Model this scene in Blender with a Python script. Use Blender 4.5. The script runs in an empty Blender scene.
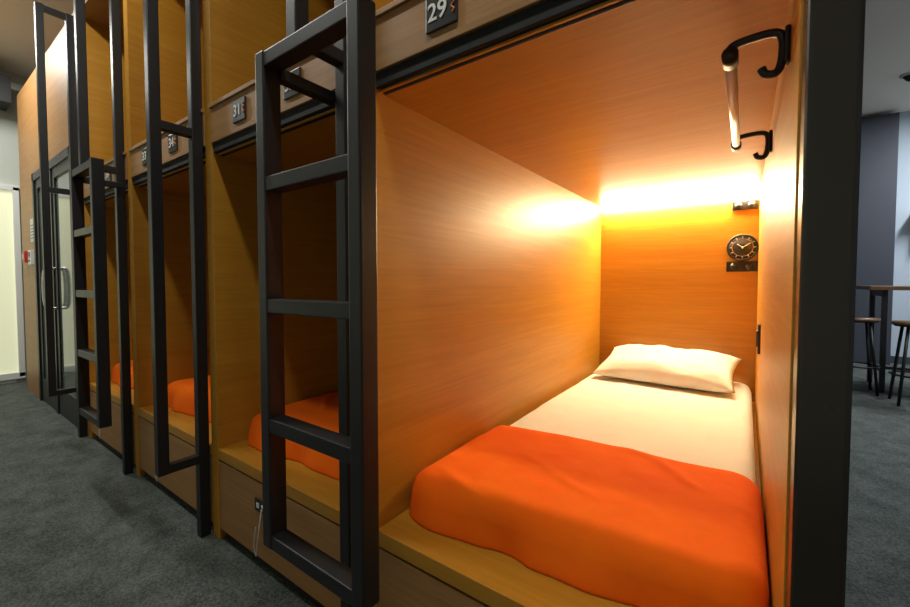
import bpy, bmesh, math, random
from mathutils import Vector, Matrix, noise
random.seed(4)
sc = bpy.context.scene
sc.view_settings.view_transform = 'Standard'
sc.view_settings.look = 'None'
COL = sc.collection

# ------------------------------------------------------------ materials
def new_mat(name):
    m = bpy.data.materials.new(name); m.use_nodes = True
    nt = m.node_tree
    b = nt.nodes['Principled BSDF']
    return m, nt, b

def simple(name, col, rough=0.5, metal=0.0, emit=None, estr=0.0, spec=0.5):
    m, nt, b = new_mat(name)
    n = nt.nodes.new('ShaderNodeTexNoise'); n.inputs['Scale'].default_value = 14
    n.inputs['Detail'].default_value = 4
    tc = nt.nodes.new('ShaderNodeTexCoord'); nt.links.new(tc.outputs['Object'], n.inputs['Vector'])
    r = nt.nodes.new('ShaderNodeMapRange')
    r.inputs['To Min'].default_value = max(0.02, rough-0.06); r.inputs['To Max'].default_value = min(1, rough+0.06)
    nt.links.new(n.outputs['Fac'], r.inputs['Value']); nt.links.new(r.outputs['Result'], b.inputs['Roughness'])
    b.inputs['Base Color'].default_value = (*col, 1)
    b.inputs['Metallic'].default_value = metal
    b.inputs['Specular IOR Level'].default_value = spec
    if emit:
        b.inputs['Emission Color'].default_value = (*emit, 1)
        b.inputs['Emission Strength'].default_value = estr
    return m

def wood(name, scale, c1, c2, c3, rough=0.38):
    m, nt, b = new_mat(name)
    tc = nt.nodes.new('ShaderNodeTexCoord')
    mp = nt.nodes.new('ShaderNodeMapping'); mp.inputs['Scale'].default_value = scale
    nt.links.new(tc.outputs['Object'], mp.inputs['Vector'])
    n1 = nt.nodes.new('ShaderNodeTexNoise'); n1.inputs['Scale'].default_value = 1.0
    n1.inputs['Detail'].default_value = 6; n1.inputs['Roughness'].default_value = 0.65
    n1.inputs['Distortion'].default_value = 0.4
    nt.links.new(mp.outputs['Vector'], n1.inputs['Vector'])
    mp2 = nt.nodes.new('ShaderNodeMapping'); mp2.inputs['Scale'].default_value = tuple(s*0.22 for s in scale)
    nt.links.new(tc.outputs['Object'], mp2.inputs['Vector'])
    n2 = nt.nodes.new('ShaderNodeTexNoise'); n2.inputs['Scale'].default_value = 1.0
    n2.inputs['Detail'].default_value = 3; n2.inputs['Distortion'].default_value = 1.2
    nt.links.new(mp2.outputs['Vector'], n2.inputs['Vector'])
    mx = nt.nodes.new('ShaderNodeMath'); mx.operation = 'ADD'
    h1 = nt.nodes.new('ShaderNodeMath'); h1.operation = 'MULTIPLY'; h1.inputs[1].default_value = 0.6
    h2 = nt.nodes.new('ShaderNodeMath'); h2.operation = 'MULTIPLY'; h2.inputs[1].default_value = 0.4
    nt.links.new(n1.outputs['Fac'], h1.inputs[0]); nt.links.new(n2.outputs['Fac'], h2.inputs[0])
    nt.links.new(h1.outputs[0], mx.inputs[0]); nt.links.new(h2.outputs[0], mx.inputs[1])
    cr = nt.nodes.new('ShaderNodeValToRGB')
    cr.color_ramp.elements[0].position = 0.34; cr.color_ramp.elements[0].color = (*c1, 1)
    cr.color_ramp.elements[1].position = 0.64; cr.color_ramp.elements[1].color = (*c3, 1)
    e = cr.color_ramp.elements.new(0.5); e.color = (*c2, 1)
    nt.links.new(mx.outputs[0], cr.inputs['Fac'])
    nt.links.new(cr.outputs['Color'], b.inputs['Base Color'])
    bp = nt.nodes.new('ShaderNodeBump'); bp.inputs['Strength'].default_value = 0.05; bp.inputs['Distance'].default_value = 0.002
    nt.links.new(n1.outputs['Fac'], bp.inputs['Height']); nt.links.new(bp.outputs['Normal'], b.inputs['Normal'])
    b.inputs['Roughness'].default_value = rough
    return m

WC = ((0.41, 0.180, 0.013), (0.46, 0.210, 0.017), (0.52, 0.243, 0.023))
M_wx = wood('oak_grain_x', (4, 90, 90), *WC)
M_wy = wood('oak_grain_y', (90, 3, 90), *WC, rough=0.44)
FC = ((0.29, 0.138, 0.042), (0.34, 0.168, 0.054), (0.395, 0.20, 0.07))
M_wf = wood('oak_front', (4, 90, 90), *FC, rough=0.5)
M_table = wood('table_wood', (4, 60, 60), (0.10, 0.05, 0.02), (0.16, 0.08, 0.035), (0.22, 0.12, 0.05))
M_black = simple('black_powdercoat_steel', (0.010, 0.0105, 0.012), 0.42)
M_blackmatt = simple('black_matte', (0.008, 0.008, 0.008), 0.8)
M_post = simple('dark_end_panel', (0.024, 0.018, 0.012), 0.30)
M_plate = simple('sign_plate_black', (0.015, 0.015, 0.017), 0.35)
M_signtxt = simple('sign_text', (0.75, 0.75, 0.72), 0.5)
M_signor = simple('sign_orange', (0.8, 0.2, 0.03), 0.5)
M_steel = simple('brushed_steel', (0.75, 0.75, 0.74), 0.25, 1.0)
M_rail = simple('satin_aluminium', (0.86, 0.86, 0.86), 0.35, 0.2)
M_plastic = simple('white_cord', (0.6, 0.6, 0.58), 0.5)
M_red = simple('red_plastic', (0.55, 0.03, 0.02), 0.4)
M_paper = simple('paper_notice', (0.65, 0.65, 0.62), 0.8)
M_wall = simple('wall_paint_grey', (0.55, 0.58, 0.53), 0.85)
M_wallblue = simple('wall_paint_bluegrey', (0.40, 0.46, 0.52), 0.85)
M_navy = simple('navy_panel', (0.035, 0.04, 0.055), 0.6)
M_ceil = simple('ceiling_paint', (0.70, 0.65, 0.57), 0.9)
M_beam = simple('dark_beam', (0.03, 0.03, 0.032), 0.7)
M_white = simple('white_paint', (0.75, 0.76, 0.75), 0.6)
M_led = simple('led_strip_warm', (1, 0.8, 0.5), 0.5, emit=(1.0, 0.82, 0.46), estr=350)
M_panel = simple('ceiling_light_diffuser', (0.9, 0.9, 0.9), 0.5, emit=(0.9, 1.0, 0.94), estr=4.5)
M_frost = simple('frosted_backlit_glass', (0.72, 0.73, 0.5), 0.6, emit=(0.82, 0.84, 0.58), estr=0.5)

def cloth(name, c1, c2, scale=7, bump=0.15, weave=500, sheen=0.3):
    m, nt, b = new_mat(name)
    tc = nt.nodes.new('ShaderNodeTexCoord')
    n = nt.nodes.new('ShaderNodeTexNoise'); n.inputs['Scale'].default_value = scale; n.inputs['Detail'].default_value = 5
    w = nt.nodes.new('ShaderNodeTexNoise'); w.inputs['Scale'].default_value = weave; w.inputs['Detail'].default_value = 2
    for q in (n, w): nt.links.new(tc.outputs['Object'], q.inputs['Vector'])
    cr = nt.nodes.new('ShaderNodeValToRGB')
    cr.color_ramp.elements[0].position = .3; cr.color_ramp.elements[0].color = (*c1, 1)
    cr.color_ramp.elements[1].position = .7; cr.color_ramp.elements[1].color = (*c2, 1)
    nt.links.new(n.outputs['Fac'], cr.inputs['Fac']); nt.links.new(cr.outputs['Color'], b.inputs['Base Color'])
    bp = nt.nodes.new('ShaderNodeBump'); bp.inputs['Strength'].default_value = bump; bp.inputs['Distance'].default_value = 0.002
    nt.links.new(w.outputs['Fac'], bp.inputs['Height']); nt.links.new(bp.outputs['Normal'], b.inputs['Normal'])
    b.inputs['Roughness'].default_value = 0.9
    b.inputs['Sheen Weight'].default_value = sheen
    b.inputs['Specular IOR Level'].default_value = 0.2
    return m
M_orange = cloth('orange_fleece', (0.93, 0.135, 0.002), (0.97, 0.165, 0.003), sheen=0.0, bump=0.3, weave=260)
M_sheet = cloth('white_cotton', (0.84, 0.85, 0.86), (0.88, 0.89, 0.90), bump=0.08)

def carpet():
    m, nt, b = new_mat('carpet_grey')
    tc = nt.nodes.new('ShaderNodeTexCoord')
    n = nt.nodes.new('ShaderNodeTexNoise'); n.inputs['Scale'].default_value = 130; n.inputs['Detail'].default_value = 3
    n2 = nt.nodes.new('ShaderNodeTexNoise'); n2.inputs['Scale'].default_value = 9; n2.inputs['Detail'].default_value = 6
    for q in (n, n2): nt.links.new(tc.outputs['Object'], q.inputs['Vector'])
    mx = nt.nodes.new('ShaderNodeMath'); mx.operation = 'MULTIPLY_ADD'; mx.inputs[1].default_value = 0.65
    h = nt.nodes.new('ShaderNodeMath'); h.operation = 'MULTIPLY'; h.inputs[1].default_value = 0.35
    nt.links.new(n2.outputs['Fac'], h.inputs[0])
    nt.links.new(n.outputs['Fac'], mx.inputs[0]); nt.links.new(h.outputs[0], mx.inputs[2])
    cr = nt.nodes.new('ShaderNodeValToRGB')
    cr.color_ramp.elements[0].position = .36; cr.color_ramp.elements[0].color = (0.038, 0.045, 0.041, 1)
    cr.color_ramp.elements[1].position = .66; cr.color_ramp.elements[1].color = (0.135, 0.148, 0.136, 1)
    nt.links.new(mx.outputs[0], cr.inputs['Fac']); nt.links.new(cr.outputs['Color'], b.inputs['Base Color'])
    bp = nt.nodes.new('ShaderNodeBump'); bp.inputs['Strength'].default_value = 0.5; bp.inputs['Distance'].default_value = 0.004
    nt.links.new(n.outputs['Fac'], bp.inputs['Height']); nt.links.new(bp.outputs['Normal'], b.inputs['Normal'])
    b.inputs['Roughness'].default_value = 0.97
    b.inputs['Specular IOR Level'].default_value = 0.15
    return m
M_carpet = carpet()

def glassmat():
    m, nt, b = new_mat('door_glass')
    b.inputs['Base Color'].default_value = (0.22, 0.26, 0.24, 1)
    b.inputs['Roughness'].default_value = 0.08
    b.inputs['Transmission Weight'].default_value = 0.35
    return m
M_glass = glassmat()

# ------------------------------------------------------------ builder
class B:
    def __init__(s): s.bm = bmesh.new(); s.mats = []
    def mi(s, m):
        if m not in s.mats: s.mats.append(m)
        return s.mats.index(m)
    def merge(s, t, mat, smooth=False):
        i = s.mi(mat)
        for f in t.faces: f.material_index = i; f.smooth = smooth
        me = bpy.data.meshes.new('tmp'); t.to_mesh(me); t.free()
        s.bm.from_mesh(me); bpy.data.meshes.remove(me)
    def box(s, a, b, mat, bevel=0.0, seg=2):
        t = bmesh.new(); bmesh.ops.create_cube(t, size=1)
        a = Vector(a); b = Vector(b); c = (a+b)/2; d = b-a
        for v in t.verts: v.co = Vector((v.co.x*d.x, v.co.y*d.y, v.co.z*d.z)) + c
        if bevel: bmesh.ops.bevel(t, geom=t.edges[:], offset=bevel, segments=seg, affect='EDGES', profile=0.6)
        s.merge(t, mat, False)
    def cyl(s, p, q, r, mat, r2=None, seg=20):
        p = Vector(p); q = Vector(q); d = q-p
        t = bmesh.new(); bmesh.ops.create_cone(t, cap_ends=True, segments=seg, radius1=r, radius2=r if r2 is None else r2, depth=d.length)
        M = Matrix.Translation((p+q)/2) @ d.to_track_quat('Z', 'Y').to_matrix().to_4x4()
        bmesh.ops.transform(t, matrix=M, verts=t.verts)
        s.merge(t, mat, True)
    def tube(s, pts, r, mat, seg=10, sub=6):
        P = [Vector(p) for p in pts]; path = []
        for i in range(len(P)-1):
            p0 = P[max(i-1, 0)]; p1 = P[i]; p2 = P[i+1]; p3 = P[min(i+2, len(P)-1)]
            for k in range(sub):
                t = k/sub
                path.append(0.5*((2*p1)+(p2-p0)*t+(2*p0-5*p1+4*p2-p3)*t*t+(3*p1-p0-3*p2+p3)*t**3))
        path.append(P[-1])
        t = bmesh.new(); rings = []
        up = Vector((0.13, 0.31, 0.94)).normalized()
        for i, p in enumerate(path):
            d = (path[min(i+1, len(path)-1)]-path[max(i-1, 0)]).normalized()
            x = d.cross(up)
            if x.length < 1e-3: x = d.cross(Vector((1, 0, 0)))
            x.normalize(); y = d.cross(x).normalized(); up = -y if (-y).dot(up) > 0 else y
            rings.append([t.verts.new(p+r*(math.cos(a)*x+math.sin(a)*y)) for a in [2*math.pi*k/seg for k in range(seg)]])
        for a, b in zip(rings, rings[1:]):
            for k in range(seg): t.faces.new((a[k], a[(k+1) % seg], b[(k+1) % seg], b[k]))
        t.faces.new(rings[0][::-1]); t.faces.new(rings[-1])
        bmesh.ops.recalc_face_normals(t, faces=t.faces)
        s.merge(t, mat, True)
    def torus(s, c, axis, R, r, mat, seg=32, rs=8):
        t = bmesh.new(); rg = []
        for i in range(seg):
            a = 2*math.pi*i/seg
            rg.append([t.verts.new((math.cos(a)*(R+r*math.cos(b)), math.sin(a)*(R+r*math.cos(b)), r*math.sin(b))) for b in [2*math.pi*k/rs for k in range(rs)]])
        for i in range(seg):
            A = rg[i]; Bq = rg[(i+1) % seg]
            for k in range(rs): t.faces.new((A[k], Bq[k], Bq[(k+1) % rs], A[(k+1) % rs]))
        M = Matrix.Translation(Vector(c)) @ Vector(axis).to_track_quat('Z', 'Y').to_matrix().to_4x4()
        bmesh.ops.transform(t, matrix=M, verts=t.verts)
        s.merge(t, mat, True)
    def text(s, txt, c, size, mat, depth=0.0006):
        cu = bpy.data.curves.new('t', 'FONT'); cu.body = txt; cu.size = size; cu.extrude = depth; cu.offset = size*.012
        cu.align_x = 'CENTER'; cu.align_y = 'CENTER'
        o = bpy.data.objects.new('t', cu); COL.objects.link(o)
        bpy.context.view_layer.update()
        me = bpy.data.meshes.new_from_object(o)
        t = bmesh.new(); t.from_mesh(me)
        M = Matrix.Translation(Vector(c)) @ Matrix.Rotation(math.pi/2, 4, 'X')
        bmesh.ops.transform(t, matrix=M, verts=t.verts)
        s.merge(t, mat)
        bpy.data.objects.remove(o); bpy.data.meshes.remove(me); bpy.data.curves.remove(cu)
    def done(s, name, loc=(0, 0, 0), parent=None):
        loc = Vector(loc)
        for v in s.bm.verts: v.co -= loc
        me = bpy.data.meshes.new(name); s.bm.to_mesh(me); s.bm.free()
        for m in s.mats: me.materials.append(m)
        o = bpy.data.objects.new(name, me); COL.objects.link(o)
        if parent is not None:
            o.parent = parent; o.location = loc - parent.location
        else: o.location = loc
        return o

def empty(name, loc):
    e = bpy.data.objects.new(name, None); e.location = loc; e.empty_display_size = 0.1
    COL.objects.link(e); return e

def part(name, parent, fn):
    b = B(); fn(b); return b.done(name, parent.location, parent)

# ------------------------------------------------------------ room shell
H = 3.4
X0, X1, Y0, Y1 = -6.6, 3.6, -2.6, 7.2
def shell(name, a, b, m):
    q = B(); q.box(a, b, m); return q.done(name, ((Vector(a)+Vector(b))/2))
shell('floor', (X0-.1, Y0-.1, -.1), (X1+.1, Y1+.1, 0), M_carpet)
shell('ceiling', (X0-.1, Y0-.1, H), (X1+.1, Y1+.1, H+.1), M_ceil)
shell('wall_left', (X0-.1, Y0, 0), (X0, Y1, H), M_wall)
shell('wall_right', (X1, Y0, 0), (X1+.1, Y1, H), M_wallblue)
shell('wall_back', (X0, Y1, 0), (X1, Y1+.1, H), M_wallblue)
shell('wall_front', (X0, Y0-.1, 0), (X1, Y0, H), M_wall)
w = B()
w.box((X0, -2.0, 0.10), (X0+.02, .0, 2.12), M_frost)
for yy in (-2.03, -1.0, 0.0): w.box((X0, yy, .06), (X0+.05, yy+.05, 2.16), M_white, .004)
w.box((X0, -2.03, 2.12), (X0+.05, .05, 2.18), M_white, .004)
w.box((X0, -2.03, .04), (X0+.05, .05, .11), M_white, .004)
w.done('window_1', (X0, -1, 1.1))
shell('trim_1', (X0, Y0, 2.98), (X0+.35, -.02, 3.25), M_beam)
shell('baseboard_left', (X0, Y0, 0), (X0+.015, -.02, .04), M_white)
shell('baseboard_back', (X0, Y1-.02, 0), (X1, Y1, .1), M_navy)
q = B(); q.box((.3, 7.0, 0), (1.60, 7.2, 3.35), M_navy, .005)
for xx in (.72, 1.15): q.box((xx, 6.992, .1), (xx+.012, 7.0, 3.2), M_blackmatt)
q.done('column_panel', (.95, 7.1, 0))

# ------------------------------------------------------------ capsule columns
PITCH = .975; DEP = 2.2; ZB = .40; ZC = 1.655; ZH = 1.84; ZT = 3.0
nums = [('29', '30'), ('31', '32'), ('33', '34'), ('35', '36')]
for i in range(4):
    xL = -.856 - PITCH*i; xR = .058 - PITCH*i; xl2 = xL-.061
    E = empty('sleeping_capsule', ((xL+xR)/2, 1.1, 0))
    part('partition', E, lambda b: b.box((xl2, 0, 0), (xL, DEP, ZT), M_wy, .0015))
    if i == 0:
        part('end_partition', E, lambda b: b.box((xR, 0, 0), (xR+.018, DEP+.04, ZT), M_wy, .0015))
        part('end_panel', E, lambda b: b.box((xR+.018, .001, 0), (xR+.058, DEP+.04, ZT), M_post, .001))
    part('back_panel', E, lambda b: b.box((xl2, DEP, 0), (xR, DEP+.04, ZT), M_wx))
    part('bunk_slab', E, lambda b: b.box((xL, .02, ZC), (xR, DEP, ZH-.012), M_wx))
    part('header', E, lambda b: b.box((xL, -.004, 1.70), (xR, .02, ZH), M_wf, .002))
    part('header_lip', E, lambda b: b.box((xL, -.012, ZH), (xR, .06, ZH+.016), M_wf, .002))
    def roller(b):
        b.cyl((xL+.01, .035, 1.672), (xR-.01, .035, 1.672), .019, M_blackmatt)
        b.box((xL, .004, 1.662), (xR, .016, 1.70), M_blackmatt, .002)
    part('roller_blind', E, roller)
    part('roof', E, lambda b: b.box((xL, 0, ZT-.04), (xR, DEP, ZT), M_wf))
    def base(b):
        b.box((xL, 0, ZB-.045), (xR, DEP, ZB), M_wx, .002)
        b.box((xL, .03, 0), (xR, .05, ZB-.045), M_blackmatt)
    part('bed_platform', E, base)
    def drawer(b):
        b.box((xL+.004, .002, .05), (xR-.004, .028, ZB-.053), M_wf, .002)
        cx = xL+.30
        b.box((cx, -.003, .235), (cx+.085, .002, .285), M_plate, .002)
        b.cyl((cx+.062, -.008, .26), (cx+.062, -.001, .26), .014, M_steel)
        b.box((cx+.015, -.0045, .25), (cx+.035, -.003, .27), M_signtxt, .001)
    part('drawer', E, drawer)
    part('kick_plate', E, lambda b: b.box((xL, .025, 0), (xR, .03, .05), M_blackmatt))
    def cord(b):
        cx = xL+.36
        b.tube([(cx, -.008, .258), (cx+.02, -.03, .20), (cx+.012, -.035, .12), (cx-.004, -.03, .09), (cx-.012, -.033, .13), (cx-.002, -.03, .2)], .0022, M_plastic)
    part('key_cord', E, cord)
    for k, off in enumerate((.246, .596)):
        def sg(b):
            cx = xL+off
            b.box((cx-.048, -.010, 1.733), (cx+.048, -.004, 1.817), M_plate, .003)
            b.text(nums[i][k], (cx-.011, -.0108, 1.775), .060, M_signtxt)
            b.tube([(cx+.034, -.011, 1.756), (cx+.040, -.011, 1.763), (cx+.032, -.011, 1.772), (cx+.041, -.011, 1.781), (cx+.033, -.011, 1.789), (cx+.037, -.011, 1.796)], .0017, M_signor, seg=6)
        part('number_sign_%d' % (k+1), E, sg)

# ------------------------------------------------------------ end post
b = B()
b.box((.061, -.060, 0), (.118, .0, ZT), M_post, .006, 3)
b.box((.118, -.040, 0), (.121, .0, ZT), M_black)
b.done('steel_post', (.092, -.03, 0))

# ------------------------------------------------------------ bedding
def rslab(name, a, bb, r, R, mat, n=(70, 90, 8), disp=None):
    a = Vector(a); bb = Vector(bb); c = (a+bb)/2; h = (bb-a)/2
    t = bmesh.new()
    nx, ny, nz = n
    vd = {}
    def V(i, j, k):
        key = (i, j, k)
        if key not in vd: vd[key] = t.verts.new((a.x+(bb.x-a.x)*i/nx, a.y+(bb.y-a.y)*j/ny, a.z+(bb.z-a.z)*k/nz))
        return vd[key]
    for i in range(nx):
        for j in range(ny):
            t.faces.new((V(i, j, nz), V(i+1, j, nz), V(i+1, j+1, nz), V(i, j+1, nz)))
            t.faces.new((V(i, j+1, 0), V(i+1, j+1, 0), V(i+1, j, 0), V(i, j, 0)))
    for i in range(nx):
        for k in range(nz):
            t.faces.new((V(i, 0, k), V(i+1, 0, k), V(i+1, 0, k+1), V(i, 0, k+1)))
            t.faces.new((V(i+1, ny, k), V(i, ny, k), V(i, ny, k+1), V(i+1, ny, k+1)))
    for j in range(ny):
        for k in range(nz):
            t.faces.new((V(0, j+1, k), V(0, j, k), V(0, j, k+1), V(0, j+1, k+1)))
            t.faces.new((V(nx, j, k), V(nx, j+1, k), V(nx, j+1, k+1), V(nx, j, k+1)))
    for v in t.verts:
        p = v.co.copy()
        q2 = Vector((max(a.x+R, min(bb.x-R, p.x)), max(a.y+R, min(bb.y-R, p.y))))
        d = Vector((p.x-q2.x, p.y-q2.y))
        if abs(d.x) > 1e-6 and abs(d.y) > 1e-6:
            d *= max(abs(d.x), abs(d.y))/d.length
        p.x, p.y = q2.x+d.x, q2.y+d.y
        fx = (v.co.x-c.x)/h.x; fy = (v.co.y-c.y)/h.y
        m = 1-max(abs(fx)*h.x-(h.x-r), abs(fy)*h.y-(h.y-r), 0)/r
        if v.co.z > bb.z-1e-6:
            s_ = 1-m
            drop = r*(1-math.sqrt(max(0, 1-s_*s_)))*.9
            p.z = bb.z-drop
        elif m <= 1e-6:
            f = (p.z-a.z)/(bb.z-a.z); p.z = a.z+f*(bb.z-a.z-r*.9)
        if disp: p = disp(p, v.co, fx, fy)
        v.co = p
    for f in t.faces: f.smooth = True
    o = B(); o.merge(t, mat, True)
    return o.done(name, (c.x, c.y, a.z))

def fbm(x, y, z=0): return noise.fractal(Vector((x, y, z)), 1.0, 2.0, 4)
def sstep(x): x = max(0, min(1, x)); return x*x*(3-2*x)

for i in range(4):
    xo = -PITCH*i
    def dm(p, o, fx, fy, i=i):
        if o.z > .45:
            w = .005*fbm(p.x*4+i*3, p.y*2.2, 1)+.004*abs(fbm(p.x*9, p.y*3+i, 5))
            s = p.x*.6+p.y*.5
            w += .005*math.sin(s*22+2*fbm(p.x*2, p.y*2))*max(0, fbm(p.x*1.5+7, p.y*1.5+i))
            p.z += w
        return p
    rslab('mattress', (-.832+xo, .25, ZB+.001), (.040+xo, 2.19, .513), .05, .06, M_sheet, disp=dm)
    def db(p, o, fx, fy, i=i):
        tpar = (fy+1)/2
        u = (fx+1)/2
        p.y += tpar*(.10*u+.02*math.sin(u*5)-.02)
        p.y += (1-tpar)*.060*u
        hz = sstep((p.z-ZB-.01)/.10)
        amp = .004*fbm(p.x*3.2+i*5, p.y*3.2, 2)
        g = p.x*10-p.y*6+1.2*fbm(p.x*1.3, p.y*1.3+i)
        fold = .005*max(0, math.sin(g))**4*(.2+.8*abs(fbm(p.x*2+4, p.y*2)))
        # narrow creases running diagonally over the surface
        g2 = p.y*17+p.x*11+1.6*fbm(p.x*1.5, p.y*2, 4)
        fold += .006*max(0, math.sin(g2))**9*sstep(.3+fbm(p.x*2+1, p.y*2+3, 7)*2)
        p.z += (amp+fold)*hz
        dn = 1-sstep((p.z-ZB)/.12)
        wav = .007*math.sin(p.x*15+i+1.2*fbm(p.x*2, 1, i))+.008*fbm(p.x*5, 0, i)+.003*math.sin(p.x*41)
        if tpar < .25: p.y -= dn*(.020+wav)*(1-tpar*4)
        if tpar > .97: p.z += .003*math.sin(p.x*19)
        return p
    rslab('orange_blanket', (-.855+xo, .108, ZB+.002), (.053+xo, .71-.03*i, .527), .060, .085, M_orange, n=(140, 100, 12), disp=db)

def pillow(cx, cy, z, rot=0.0):
    t = bmesh.new(); n = 44; A, Bq, Cc = .370, .225, .078
    grid = {}
    for sgn in (1, -1):
        for i in range(n+1):
            for j in range(n+1):
                u = -1+2*i/n; v = -1+2*j/n
                if sgn == -1 and (i in (0, n) or j in (0, n)):
                    grid[(sgn, i, j)] = grid[(1, i, j)]; continue
                pinch = 1-.07*(1-abs(v)**2)*abs(u)**4
                pinv = 1-.09*(1-abs(u)**2)*abs(v)**4
                h = ((1-u**4)*(1-v**4))
                h = max(0, h)**.6
                wr = .015*fbm(u*2.6+sgn, v*2.6, 3)*h+.012*math.sin(u*14+4*v)*max(0, fbm(u*2, v*2, 9))*h
                x = u*A*pinch; y = v*Bq*pinv
                zz = sgn*h*Cc*(1 if sgn > 0 else .62)+wr*(1 if sgn > 0 else .3)
                grid[(sgn, i, j)] = t.verts.new((x, y, zz))
        for i in range(n):
            for j in range(n):
                f = [grid[(sgn, i, j)], grid[(sgn, i+1, j)], grid[(sgn, i+1, j+1)], grid[(sgn, i, j+1)]]
                t.faces.new(f if sgn > 0 else f[::-1])
    M = Matrix.Translation((cx, cy, z)) @ Matrix.Rotation(rot, 4, 'Z') @ Matrix.Rotation(math.radians(14), 4, 'X')
    bmesh.ops.transform(t, matrix=M, verts=t.verts)
    o = B(); o.merge(t, M_sheet, True)
    return o.done('pillow', (cx, cy, z))
for i in range(4):
    pillow(-.390-PITCH*i, 1.94, .603, math.radians(-3))

# ------------------------------------------------------------ lit capsule fittings
b = B()
b.box((-.856, 2.172, 1.632), (.058, 2.2, 1.655), M_steel, .001)
b.box((-.850, 2.168, 1.628), (.052, 2.190, 1.634), M_led)
b.box((-.850, 2.166, 1.634), (.052, 2.172, 1.650), M_led)
b.done('led_strip_light', (-.4, 2.18, 1.64))

b = B(); c = Vector((-.02, 2.2, 1.325))
b.cyl(c, c+Vector((0, -.02, 0)), .078, M_plate, seg=48)
b.torus(c+Vector((0, -.02, 0)), (0, 1, 0), .074, .006, M_black, 48)
b.torus(c+Vector((0, -.021, 0)), (0, 1, 0), .052, .0015, M_steel, 48)
for k in range(12):
    a = k*math.pi/6
    d = Vector((math.sin(a), 0, math.cos(a)))
    b.cyl(c+d*.054+Vector((0, -.022, 0)), c+d*.066+Vector((0, -.022, 0)), .002, M_signtxt, seg=6)
for a, l in ((-.9, .034), (1.0, .046)):
    d = Vector((math.sin(a), 0, math.cos(a)))
    b.cyl(c+Vector((0, -.023, 0)), c+d*l+Vector((0, -.023, 0)), .0022, M_signtxt, seg=6)
b.cyl(c+Vector((0, -.026, 0)), c+Vector((0, -.018, 0)), .006, M_steel)
b.done('wall_clock', c)
def socket(cx, cz, w, h):
    b = B()
    b.box((cx-w/2, 2.19, cz-h/2), (cx+w/2, 2.2, cz+h/2), M_plate, .003)
    for k in (-1, 1):
        b.cyl((cx+k*w/4, 2.190, cz), (cx+k*w/4, 2.187, cz), h*.33, M_black, seg=24)
        for dx in (-.008, .008): b.cyl((cx+k*w/4+dx, 2.188, cz), (cx+k*w/4+dx, 2.1855, cz), .002, M_black, seg=8)
    b.done('power_socket', (cx, 2.195, cz))
socket(-.022, 1.212, .155, .062)
socket(-.012, 1.578, .13, .055)
b = B(); b.box((.048, 1.42, .80), (.058, 1.52, .93), M_plate, .003)
b.box((.043, 1.44, .83), (.049, 1.50, .90), M_black, .002)
b.done('light_switch', (.053, 1.47, .86))
b = B(); xb = -.034; zb = 1.56
b.cyl((xb, .19, zb), (xb, .80, zb), .0105, M_rail)
for yy in (.18, .81):
    b.cyl((xb, yy-.022, zb), (xb, yy+.022, zb), .014, M_black)
    b.tube([(xb-.004, yy, zb+.0), (xb+.002, yy, zb+.022), (xb+.035, yy, zb+.028), (.036, yy, zb+.026), (.047, yy, zb+.010), (.046, yy, zb-.03), (.038, yy, zb-.048), (.022, yy, zb-.046), (.016, yy, zb-.034)], .0075, M_black)
    b.box((.049, yy-.013, zb-.035), (.058, yy+.013, zb+.03), M_black, .004)
b.done('clothes_rail', (0, .5, zb))

# ------------------------------------------------------------ steel frames and ladders
Yo = -.175
def frame(x, full):
    b = B(); w = .02
    b.box((x-w, -.045, 0), (x+w, -.003, 2.98), M_black, .003)
    zlo = .33 if full else 1.73
    b.box((x-w, Yo-.02, zlo), (x+w, Yo+.02, 2.98), M_black, .003)
    for z in ([.33, 1.73, 2.94] if full else [1.73, 2.94]):
        b.box((x-w+.002, Yo+.018, z), (x+w-.002, -.04, z+.036), M_black, .003)
    b.done('steel_rail_frame', (x, -.1, 0))
frame(-.945, False); frame(-1.925, True); frame(-2.915, False); frame(-3.88, True)
def ladder(xa, xb, yc, z0, z1):
    b = B(); w = .019
    for x in (xa, xb): b.box((x-w, yc-.024, z0), (x+w, yc+.024, z1), M_black, .004)
    n = 5
    for k in range(n):
        z = z0+(z1-z0-.04)*k/(n-1)
        b.box((xa+w-.002, yc-.022, z), (xb-w+.002, yc+.022, z+.036), M_black, .003)
    for z in (z1-.06,):
        b.box((xa-.002, yc+.02, z), (xa+.03, -.02, z+.03), M_black, .003)
    b.done('bunk_ladder', ((xa+xb)/2, yc, z0))
ladder(-1.010, -.655, -.22, .42, 1.70)
ladder(-2.86, -2.50, -.22, .42, 1.70)

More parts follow.
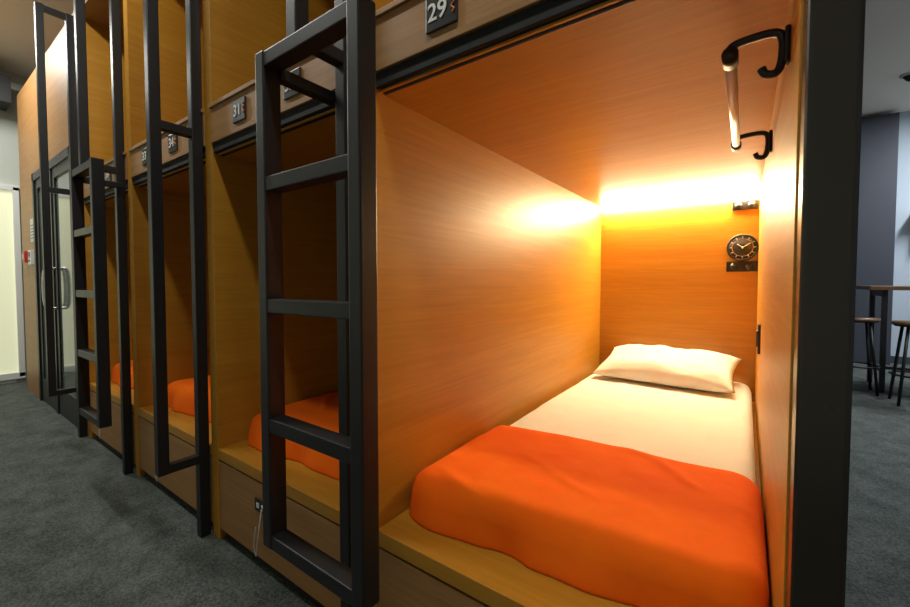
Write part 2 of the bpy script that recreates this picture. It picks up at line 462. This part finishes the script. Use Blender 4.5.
# ------------------------------------------------------------ door bay
xe = -.856-PITCH*3-.061
q = B()
q.box((xe-.18, 0, 0), (xe, .05, ZT), M_wf)
q.box((-5.42, 0, 2.12), (xe-.18, .05, ZT), M_wf)
q.box((-6.1, 0, 0), (-5.42, .05, ZT), M_wf)
q.box((-6.1, .05, 0), (-6.05, 2.24, ZT), M_wf)
q.box((-6.1, 0, ZT), (xe, 2.24, ZT+.02), M_wf)
q.done('wall_door_bay', (-5, .02, 0))
q = B()
xd0, xd1 = -5.42, xe-.18
for (a, c) in (((xd0, -.015, 0), (xd0+.06, .04, 2.12)), ((xd1-.06, -.015, 0), (xd1, .04, 2.12)), ((xd0, -.015, 2.05), (xd1, .04, 2.12)), ((-4.78, -.01, 0), (-4.70, .04, 2.05))):
    q.box(a, c, M_black, .004)
for (u, v) in ((xd0+.06, -4.78), (-4.70, xd1-.06)):
    q.box((u, .0, 0), (u+.07, .035, 2.05), M_black, .003)
    q.box((v-.07, .0, 0), (v, .035, 2.05), M_black, .003)
    q.box((u+.07, .0, 1.97), (v-.07, .035, 2.05), M_black)
    q.box((u+.07, .0, 0), (v-.07, .035, .22), M_black)
    q.box((u+.07, .012, .22), (v-.07, .022, 1.97), M_glass)
q.tube([(-4.80, -.0, .9), (-4.80, -.05, .93), (-4.80, -.05, 1.2), (-4.80, 0, 1.23)], .012, M_steel)
q.tube([(-4.67, -.0, .9), (-4.67, -.05, .93), (-4.67, -.05, 1.2), (-4.67, 0, 1.23)], .012, M_steel)
q.done('door_1', (-4.75, 0, 0))
b = B(); b.box((-5.83, -.04, 1.31), (-5.72, 0, 1.42), M_red, .006); b.box((-5.80, -.044, 1.34), (-5.75, -.038, 1.39), M_paper, .002)
b.done('fire_alarm_call_point', (-5.78, -.02, 1.36))
b = B(); b.box((-5.62, -.006, 1.50), (-5.46, 0, 1.72), M_paper, .001)
for k in range(5): b.box((-5.60, -.007, 1.53+.03*k), (-5.48, -.0055, 1.54+.03*k), M_plate)
b.done('wall_notice', (-5.5, 0, 1.6))
b = B(); b.box((-5.60, -.03, 1.28), (-5.48, 0, 1.42), M_white, .004); b.box((-5.57, -.034, 1.36), (-5.51, -.03, 1.40), M_plate)
for k in range(3): b.cyl((-5.56+.02*k, -.03, 1.32), (-5.56+.02*k, -.035, 1.32), .006, M_plate)
b.done('access_keypad', (-5.5, 0, 1.35))

# ------------------------------------------------------------ lounge
b = B()
b.box((1.02, 4.95, 1.035), (2.7, 5.60, 1.075), M_table, .005)
for x in (1.14, 2.58):
    for y in (5.03, 5.52): b.box((x-.02, y-.02, 0), (x+.02, y+.02, 1.035), M_black, .003)
    b.box((x-.015, 5.05, .97), (x+.015, 5.5, 1.035), M_black); b.box((x-.015, 5.05, .2), (x+.015, 5.5, .23), M_black)
b.box((1.14, 5.26, .2), (2.58, 5.29, .23), M_black)
b.done('bar_table', (1.86, 5.27, 0))
def stool(x, y):
    b = B()
    b.cyl((x, y, .725), (x, y, .755), .17, M_table, seg=36)
    b.torus((x, y, .722), (0, 0, 1), .15, .010, M_black)
    for k in range(4):
        a = math.pi/4+k*math.pi/2
        b.cyl((x+.12*math.cos(a), y+.12*math.sin(a), .72), (x+.2*math.cos(a), y+.2*math.sin(a), 0), .012, M_black, seg=12)
    b.torus((x, y, .27), (0, 0, 1), .172, .009, M_black)
    b.done('bar_stool', (x, y, 0))
stool(.93, 4.95); stool(1.28, 4.60); stool(1.80, 4.65)
b = B(); b.cyl((1.42, 5.8, H-.02), (1.42, 5.8, H), .075, M_white, seg=32)
b.cyl((1.42, 5.8, H-.06), (1.42, 5.8, H-.02), .03, M_black, r2=.055, seg=24)
b.cyl((1.42, 5.8, H-.075), (1.42, 5.8, H-.06), .012, M_black, r2=.03, seg=24)
b.done('security_camera', (1.42, 5.8, H))
b = B()
b.box((1.78, 6.9, 1.98), (2.9, 7.2, 2.04), M_white, .004)
b.box((1.82, 7.05, 1.62), (2.8, 7.2, 1.98), M_navy, .003)
b.done('wall_shelf', (2.3, 7.1, 2))

def ceil_light(x, y, sx, sy, power, col):
    E = empty('ceiling_light', (x, y, H-.04))
    def f(b):
        b.box((x-sx/2-.02, y-sy/2-.02, H-.05), (x+sx/2+.02, y+sy/2+.02, H), M_white, .004)
        b.box((x-sx/2, y-sy/2, H-.055), (x+sx/2, y+sy/2, H-.05), M_panel)
    part('housing', E, f)
    L = bpy.data.lights.new('tube', 'AREA'); L.shape = 'RECTANGLE'; L.size = sx; L.size_y = sy; L.energy = power; L.color = col
    o = bpy.data.objects.new('tube', L); COL.objects.link(o); o.parent = E; o.location = (0, 0, -.03)
for x, pw in ((-5.2, 46), (-2.7, 28), (-.2, 24)): ceil_light(x, -.55, 1.2, .12, pw, (1.0, 1.0, .92))
ceil_light(1.9, 3.0, .25, 1.2, 60, (.90, .95, 1.0))
ceil_light(2.4, 5.6, .25, 1.2, 110, (.90, .95, 1.0))

wd = bpy.data.worlds.new('world'); sc.world = wd; wd.use_nodes = True
wd.node_tree.nodes['Background'].inputs[0].default_value = (.5, .55, .6, 1)
wd.node_tree.nodes['Background'].inputs[1].default_value = .05

cam = bpy.data.cameras.new('camera'); cam.lens = 16; cam.sensor_width = 36; cam.clip_start = .01
cam.shift_y = -.0085
co = bpy.data.objects.new('camera', cam); COL.objects.link(co)
co.location = (0, -.8, 1.12)
co.rotation_euler = (math.radians(90-2.0), 0, math.radians(35.7))
sc.camera = co
